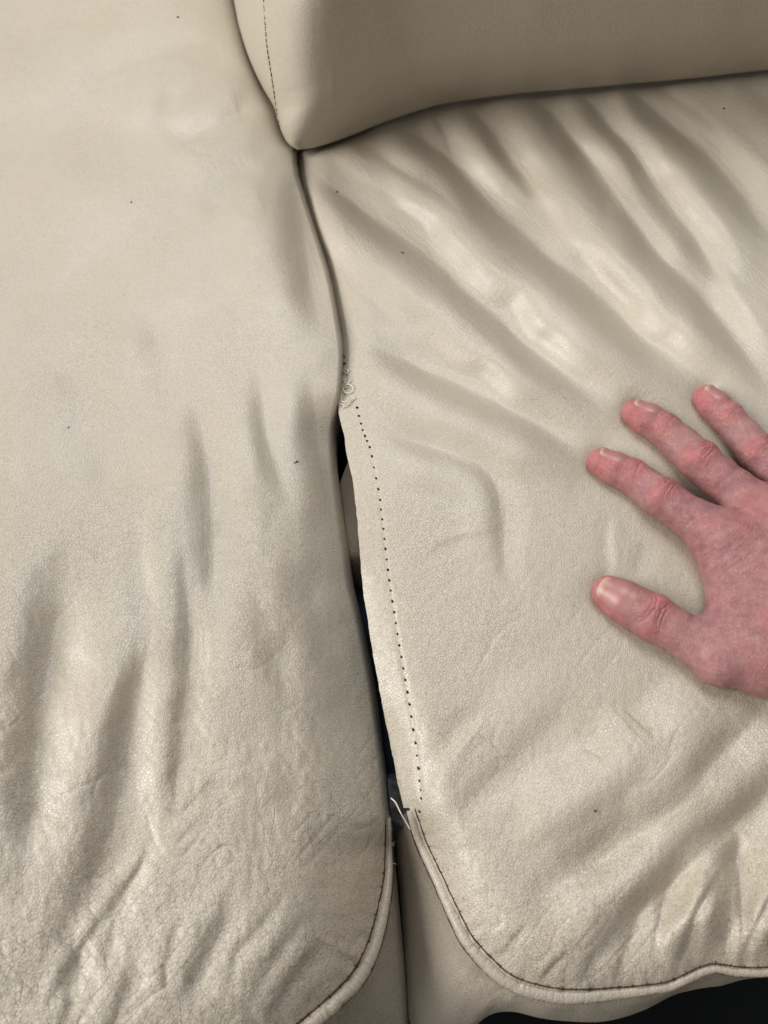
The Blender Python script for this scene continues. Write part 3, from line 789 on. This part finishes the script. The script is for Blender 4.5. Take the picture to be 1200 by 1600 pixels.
def surface_nets(sdf, lo, hi, h):
    n = np.ceil((hi - lo) / h).astype(int) + 1
    ax = [lo[k] + h * np.arange(n[k]) for k in range(3)]
    D = np.full(n, 1.0, np.float32)
    # coarse pass, then evaluate only blocks near the surface
    B = 8
    bl = [np.arange(0, n[q], B) for q in range(3)]
    cc = np.stack(np.meshgrid(*[ax[q][np.minimum(bl[q] + B // 2, n[q] - 1)] for q in range(3)], indexing='ij'), -1)
    DC = sdf(cc.reshape(-1, 3)).reshape(cc.shape[:3])
    for bi, i in enumerate(bl[0]):
        for bj, j in enumerate(bl[1]):
            for bk, k in enumerate(bl[2]):
                dc = DC[bi, bj, bk]
                sl = (slice(i, min(i + B, n[0])), slice(j, min(j + B, n[1])), slice(k, min(k + B, n[2])))
                if abs(dc) > h * B * 1.3: D[sl] = dc; continue
                g = np.stack(np.meshgrid(ax[0][sl[0]], ax[1][sl[1]], ax[2][sl[2]], indexing='ij'), -1).reshape(-1, 3)
                D[sl] = sdf(g).reshape([s_.stop - s_.start for s_ in sl])
    s = D < 0
    corners = [(a, b, c) for a in (0, 1) for b in (0, 1) for c in (0, 1)]
    N1 = n - 1
    cnt = np.zeros(N1, int)
    for c in corners: cnt += s[c[0]:c[0] + N1[0], c[1]:c[1] + N1[1], c[2]:c[2] + N1[2]]
    act = np.argwhere((cnt > 0) & (cnt < 8))
    idx = -np.ones(N1, int); idx[tuple(act.T)] = np.arange(len(act))
    acc = np.zeros((len(act), 3)); num = np.zeros(len(act))
    for a in corners:
        for b in corners:
            if sum(b) - sum(a) == 1 and all(y >= x for x, y in zip(a, b)):
                da = D[tuple((act + a).T)]; db = D[tuple((act + b).T)]
                m = (da < 0) != (db < 0)
                t = np.where(m, da / np.where(m, da - db, 1), 0)
                p = np.array(a) + t[:, None] * (np.array(b) - np.array(a))
                acc[m] += p[m]; num[m] += 1
    V = lo + (act + acc / num[:, None]) * h
    F = []
    for axis in range(3):
        o1, o2 = [(1, 2), (2, 0), (0, 1)][axis]
        sl0 = [slice(0, None)] * 3; sl1 = [slice(0, None)] * 3
        sl0[axis] = slice(0, n[axis] - 1); sl1[axis] = slice(1, n[axis])
        ch = s[tuple(sl0)] != s[tuple(sl1)]
        e = np.argwhere(ch)
        ok = (e[:, o1] > 0) & (e[:, o2] > 0) & (e[:, o1] < N1[o1]) & (e[:, o2] < N1[o2]); e = e[ok]
        inside = s[tuple(e.T)]
        q = []
        for d1, d2 in ((0, 0), (-1, 0), (-1, -1), (0, -1)):
            x = e.copy(); x[:, o1] += d1; x[:, o2] += d2; q.append(idx[tuple(x.T)])
        q = np.stack(q, -1); q[~inside] = q[~inside][:, ::-1]
        F.append(q)
    return V, np.vstack(F)
allj = np.array([j[0] for c in fingers.values() for j in c])
lo = allj.min(0) - 0.02; hi = allj.max(0) + 0.02
lo[2] = -0.03; hi = np.array([0.42, max(hi[1], .5), 0.13]); lo[1] = min(lo[1], fore2[0][1] - .05)
hV, hF = surface_nets(hand_sdf, lo, hi, 0.00125)
def grad(P, e=0.0006):
    g = np.stack([hand_sdf(P + np.eye(3)[k] * e) - hand_sdf(P - np.eye(3)[k] * e) for k in range(3)], -1)
    return g / (np.linalg.norm(g, axis=1)[:, None] + 1e-12)
def subdivide(V, F):
    """split every quad in four"""
    E = np.concatenate([F[:, [0, 1]], F[:, [1, 2]], F[:, [2, 3]], F[:, [3, 0]]]); Es = np.sort(E, 1)
    uq, inv = np.unique(Es[:, 0].astype(np.int64) * (len(V) + 1) + Es[:, 1], return_inverse=True)
    a = uq // (len(V) + 1); b = uq % (len(V) + 1)
    nF = len(F); m = inv.reshape(4, nF) + len(V); c = np.arange(nF) + len(V) + len(uq)
    V2 = np.vstack([V, (V[a] + V[b]) / 2, V[F].mean(1)])
    F2 = np.vstack([np.stack([F[:, 0], m[0], c, m[3]], -1), np.stack([m[0], F[:, 1], m[1], c], -1), np.stack([c, m[1], F[:, 2], m[2]], -1), np.stack([m[3], c, m[2], F[:, 3]], -1)])
    return V2, F2
hV, hF = subdivide(hV, hF)
for _ in range(2): hV = hV - grad(hV) * hand_sdf(hV)[:, None]
nrm = grad(hV)
# detail: knuckle folds, nail beds, tendons, colour
disp = np.zeros(len(hV)); red = np.zeros(len(hV)); pale = np.zeros(len(hV)); fold_c = np.zeros(len(hV))
def local(ch, i, tdir, dors):
    c = ch[i][0]
    T = tdir / np.linalg.norm(tdir); Dn = dors - (dors @ T) * T; Dn /= np.linalg.norm(Dn); W = np.cross(T, Dn)
    q = hV - c
    return q @ T, q @ W, q @ Dn, np.linalg.norm(q, axis=1), T, W, Dn
DORS = {'index': (0.36, 0.52, 0.76), 'middle': (0.33, 0.48, 0.80), 'ring': (0.30, 0.42, 0.86), 'little': (.2, .3, .9), 'thumb': (-0.10, -0.22, 0.97)}
for nme, ch in fingers.items():
    dors = np.array(DORS[nme]); dors /= np.linalg.norm(dors)
    knuckles = ((2, .55, .6), (4, 1.0, 1.0)) if nme != 'thumb' else ((3, 1.15, 1.1),)
    for ki, amp, wid in knuckles:
        t, w, dd, rr, T, W, Dn = local(ch, ki, ch[ki + 1][0] - ch[ki - 1][0], np.array((dors[0] * .4, dors[1] * .4, 0.95)))
        near = rr < 0.024
        r0 = ch[ki][1]
        facing = sstep(-0.1, 0.7, (nrm @ Dn)) * near
        base = np.zeros(len(hV))
        offs = (-3.6, -1.7, 0.1, 1.6, 3.4) if ki != 2 else (-1.6, 0.0, 1.5)
        for q, off in enumerate(offs):
            side = -1 if off < 0 else 1
            tt_ = t * 1000 - off * wid - side * 0.10 * (w * 1000) ** 2 * 0.35 + 0.5 * vnoise(w * 1000 / 2.5, w * 0 + q, 200 + q + ki)
            strength = (0.50, 0.75, 0.45, 0.8, 0.5)[q] if ki != 2 else (.5, .65, .4)[q]
            base -= strength * np.exp(-(tt_ / 0.50) ** 2) * sstep(-1.1, 0.2, -np.abs(w) / r0)
        bulge = 0.5 * np.exp(-(t * 1000 / 4.5) ** 2) if ki != 2 else 0.12 * np.exp(-(t * 1000 / 3) ** 2)
        disp += facing * amp * (base * 1.35 + bulge) / 1000
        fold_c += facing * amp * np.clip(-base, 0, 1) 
        red += facing * 0.55 * np.exp(-(t * 1000 / 6) ** 2)
    # fingertip redness, paler skin further up the finger
    dt = np.linalg.norm(hV - ch[0][0], axis=1)
    red += 0.95 * np.exp(-(dt / 0.016) ** 2)
    pale += 0.5 * np.exp(-(np.linalg.norm(hV - ch[3 if nme != 'thumb' else 4][0], axis=1) / 0.012) ** 2)
# tendons and veins on the back of the hand
for nme in ('index', 'middle', 'ring'):
    a = fingers[nme][-1][0]; b = wrist[0]
    ab = b - a; t = np.clip(((hV - a) @ ab) / (ab @ ab), 0, 1); dist = np.linalg.norm(hV - (a + t[:, None] * ab) - np.array([0, 0, 1]) * ((hV - (a + t[:, None] * ab)) @ np.array([0, 0, 1]))[:, None], axis=1)
    disp += 0.9e-3 * np.exp(-(dist / 0.0032) ** 2) * sstep(0.1, 0.3, t) * (1 - sstep(.6, 1, t)) * (nrm[:, 2] > 0)
    dk = np.linalg.norm(hV - a, axis=1); disp += 1.4e-3 * np.exp(-(dk / 0.011) ** 2 * 0.6) * sstep(0.2, .9, nrm[:, 2]); red += 0.45 * np.exp(-(dk / 0.018) ** 2)
dk = np.linalg.norm(hV - fingers['thumb'][6][0], axis=1); disp += 1.0e-3 * np.exp(-(dk / 0.012) ** 2) * sstep(0.2, .9, nrm[:, 2]); pale += .35 * np.exp(-(dk / 0.016) ** 2)
X = hV * 1000
# web lines and loose skin between thumb and index
webc = at(1120, 905, 0.012); dw = np.linalg.norm(hV - webc, axis=1)
disp += 0.00034 * vnoise((X[:, 0] * .5 - X[:, 1] * .86) / 1.1, (X[:, 0] * .86 + X[:, 1] * .5) / 9, 210) * np.exp(-(dw / 0.03) ** 2) * (nrm[:, 2] > .2)
disp += 0.00010 * vnoise(X[:, 0] / 1.3 + X[:, 2] * .3, X[:, 1] / 1.3, 211) + 0.00018 * vnoise(X[:, 0] / 5, X[:, 1] / 5 + X[:, 2] / 5, 212)
red += 0.22 * vnoise(X[:, 0] / 9, X[:, 1] / 9, 213) + 0.06 * vnoise(X[:, 0] / 2.5, X[:, 1] / 2.5, 214)
hV2 = hV + nrm * disp[:, None]
# flesh spreads where it rests on the leather: do not sink more than a little

def skin():
    m, nt, b = nodes('skin')
    pos, w = warped(nt, 300, 0.0008)
    c = voro(nt, w, 1150); f, _ = noise(nt, pos, 1400, 3); f2, _ = noise(nt, rotated(nt, w, math.radians(60), 1, 3.0), 700, 2)
    h = math_node(nt, 'ADD', ramp(nt, c, 0, .3), math_node(nt, 'ADD', f, math_node(nt, 'MULTIPLY', f2, 1.6)))
    bp = nt.nodes.new('ShaderNodeBump'); bp.inputs['Distance'].default_value = 0.00020
    nt.links.new(h, bp.inputs['Height']); nt.links.new(bp.outputs[0], b.inputs['Normal'])
    mo, _ = noise(nt, pos, 160, 5, .65)
    col = mix(nt, ramp(nt, mo, .25, .75), (0.29, 0.115, 0.128), (0.42, 0.210, 0.190))
    col = mix(nt, math_node(nt, 'MULTIPLY', attr(nt, 'red'), 0.75, True), col, (0.55, 0.150, 0.145))
    col = mix(nt, math_node(nt, 'MULTIPLY', attr(nt, 'pale'), 0.8, True), col, (0.60, 0.37, 0.33))
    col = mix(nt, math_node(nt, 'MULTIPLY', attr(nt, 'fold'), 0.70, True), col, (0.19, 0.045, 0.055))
    nt.links.new(col, b.inputs['Base Color'])
    b.inputs['Roughness'].default_value = 0.40
    b.inputs['Subsurface Weight'].default_value = 0.35
    b.inputs['Subsurface Radius'].default_value = (1.0, 0.35, 0.2)
    b.inputs['Subsurface Scale'].default_value = 0.004
    return m
def nail_mat():
    m, nt, b = nodes('fingernail_plate')
    t = attr(nt, 'tip')
    col = mix(nt, t, (0.38, 0.175, 0.160), (0.50, 0.36, 0.25))
    nt.links.new(col, b.inputs['Base Color'])
    b.inputs['Roughness'].default_value = 0.38
    b.inputs['Subsurface Weight'].default_value = 0.2; b.inputs['Subsurface Scale'].default_value = 0.002
    return m
M_SKIN, M_NAIL = skin(), nail_mat()
person = empty('person', tuple(wrist[0]), 'reddish bare right hand pressed flat on the torn seat, fingers spread towards the gap', 'person')
hb = make_mesh('hand', hV2, hF, M_SKIN, attrs={'red': np.clip(red, 0, 1), 'pale': np.clip(pale, 0, 1), 'fold': np.clip(fold_c, 0, 1)})
adopt(person, hb)
for nme, ch in fingers.items():
    dors = np.array(DORS[nme]); dors /= np.linalg.norm(dors)
    c = ch[0][0] * 0.45 + ch[1][0] * 0.55; T = ch[0][0] - ch[2][0]; T /= np.linalg.norm(T)
    Dn = dors - (dors @ T) * T; Dn /= np.linalg.norm(Dn); W = np.cross(T, Dn)
    r0 = ch[1][1]; half = r0 * (0.78 if nme != 'thumb' else 0.86); amax = 0.92 if nme != 'thumb' else 0.92
    nt_, nw = 22, 18
    PT = np.zeros((nt_, nw, 3)); DV = np.zeros((nt_, nw, 3)); OF = np.zeros((nt_, nw)); tipA = np.zeros((nt_, nw))
    for i in range(nt_):
        t = i / (nt_ - 1) * 2 - 1
        wmax = amax * (1 - max(0, abs(t) - 0.35) ** 2 / 0.65 ** 2 * (0.55 if t < 0 else 0.42)) ** 0.5
        for j in range(nw):
            s_ = (j / (nw - 1) * 2 - 1)
            ang = s_ * wmax
            o = c + T * (t * half * (1.0) + (1 - s_ * s_) * (0.10 * half if t > 0 else -0.12 * half * -t)) 
            dvec = Dn * math.cos(ang) + W * math.sin(ang)
            PT[i, j] = o; tipA[i, j] = max(0, (t - 0.62) / 0.38) if t > .62 else 0
            PT[i, j] = o + dvec * (r0 * 1.9)
            edge = min(1, (1 - abs(s_)) * 5) * min(1, (t + 1) * 4)
            DV[i, j] = dvec; OF[i, j] = 0.00035 * edge - 0.00012 + (0.0004 * tipA[i, j])
    cur = PT.reshape(-1, 3); DV = DV.reshape(-1, 3)      # march inwards to the skin
    for _ in range(12): cur = cur - DV * hand_sdf(cur)[:, None] * 0.95
    PT = (cur + DV * OF.reshape(-1, 1)).reshape(nt_, nw, 3)
    nl = make_mesh('fingernail', PT, grid_faces(nt_, nw), M_NAIL, attrs={'tip': tipA})
    adopt(person, nl)
print('tris', sum(len(o.data.polygons) * 2 for o in scene.objects if o.type == 'MESH'))
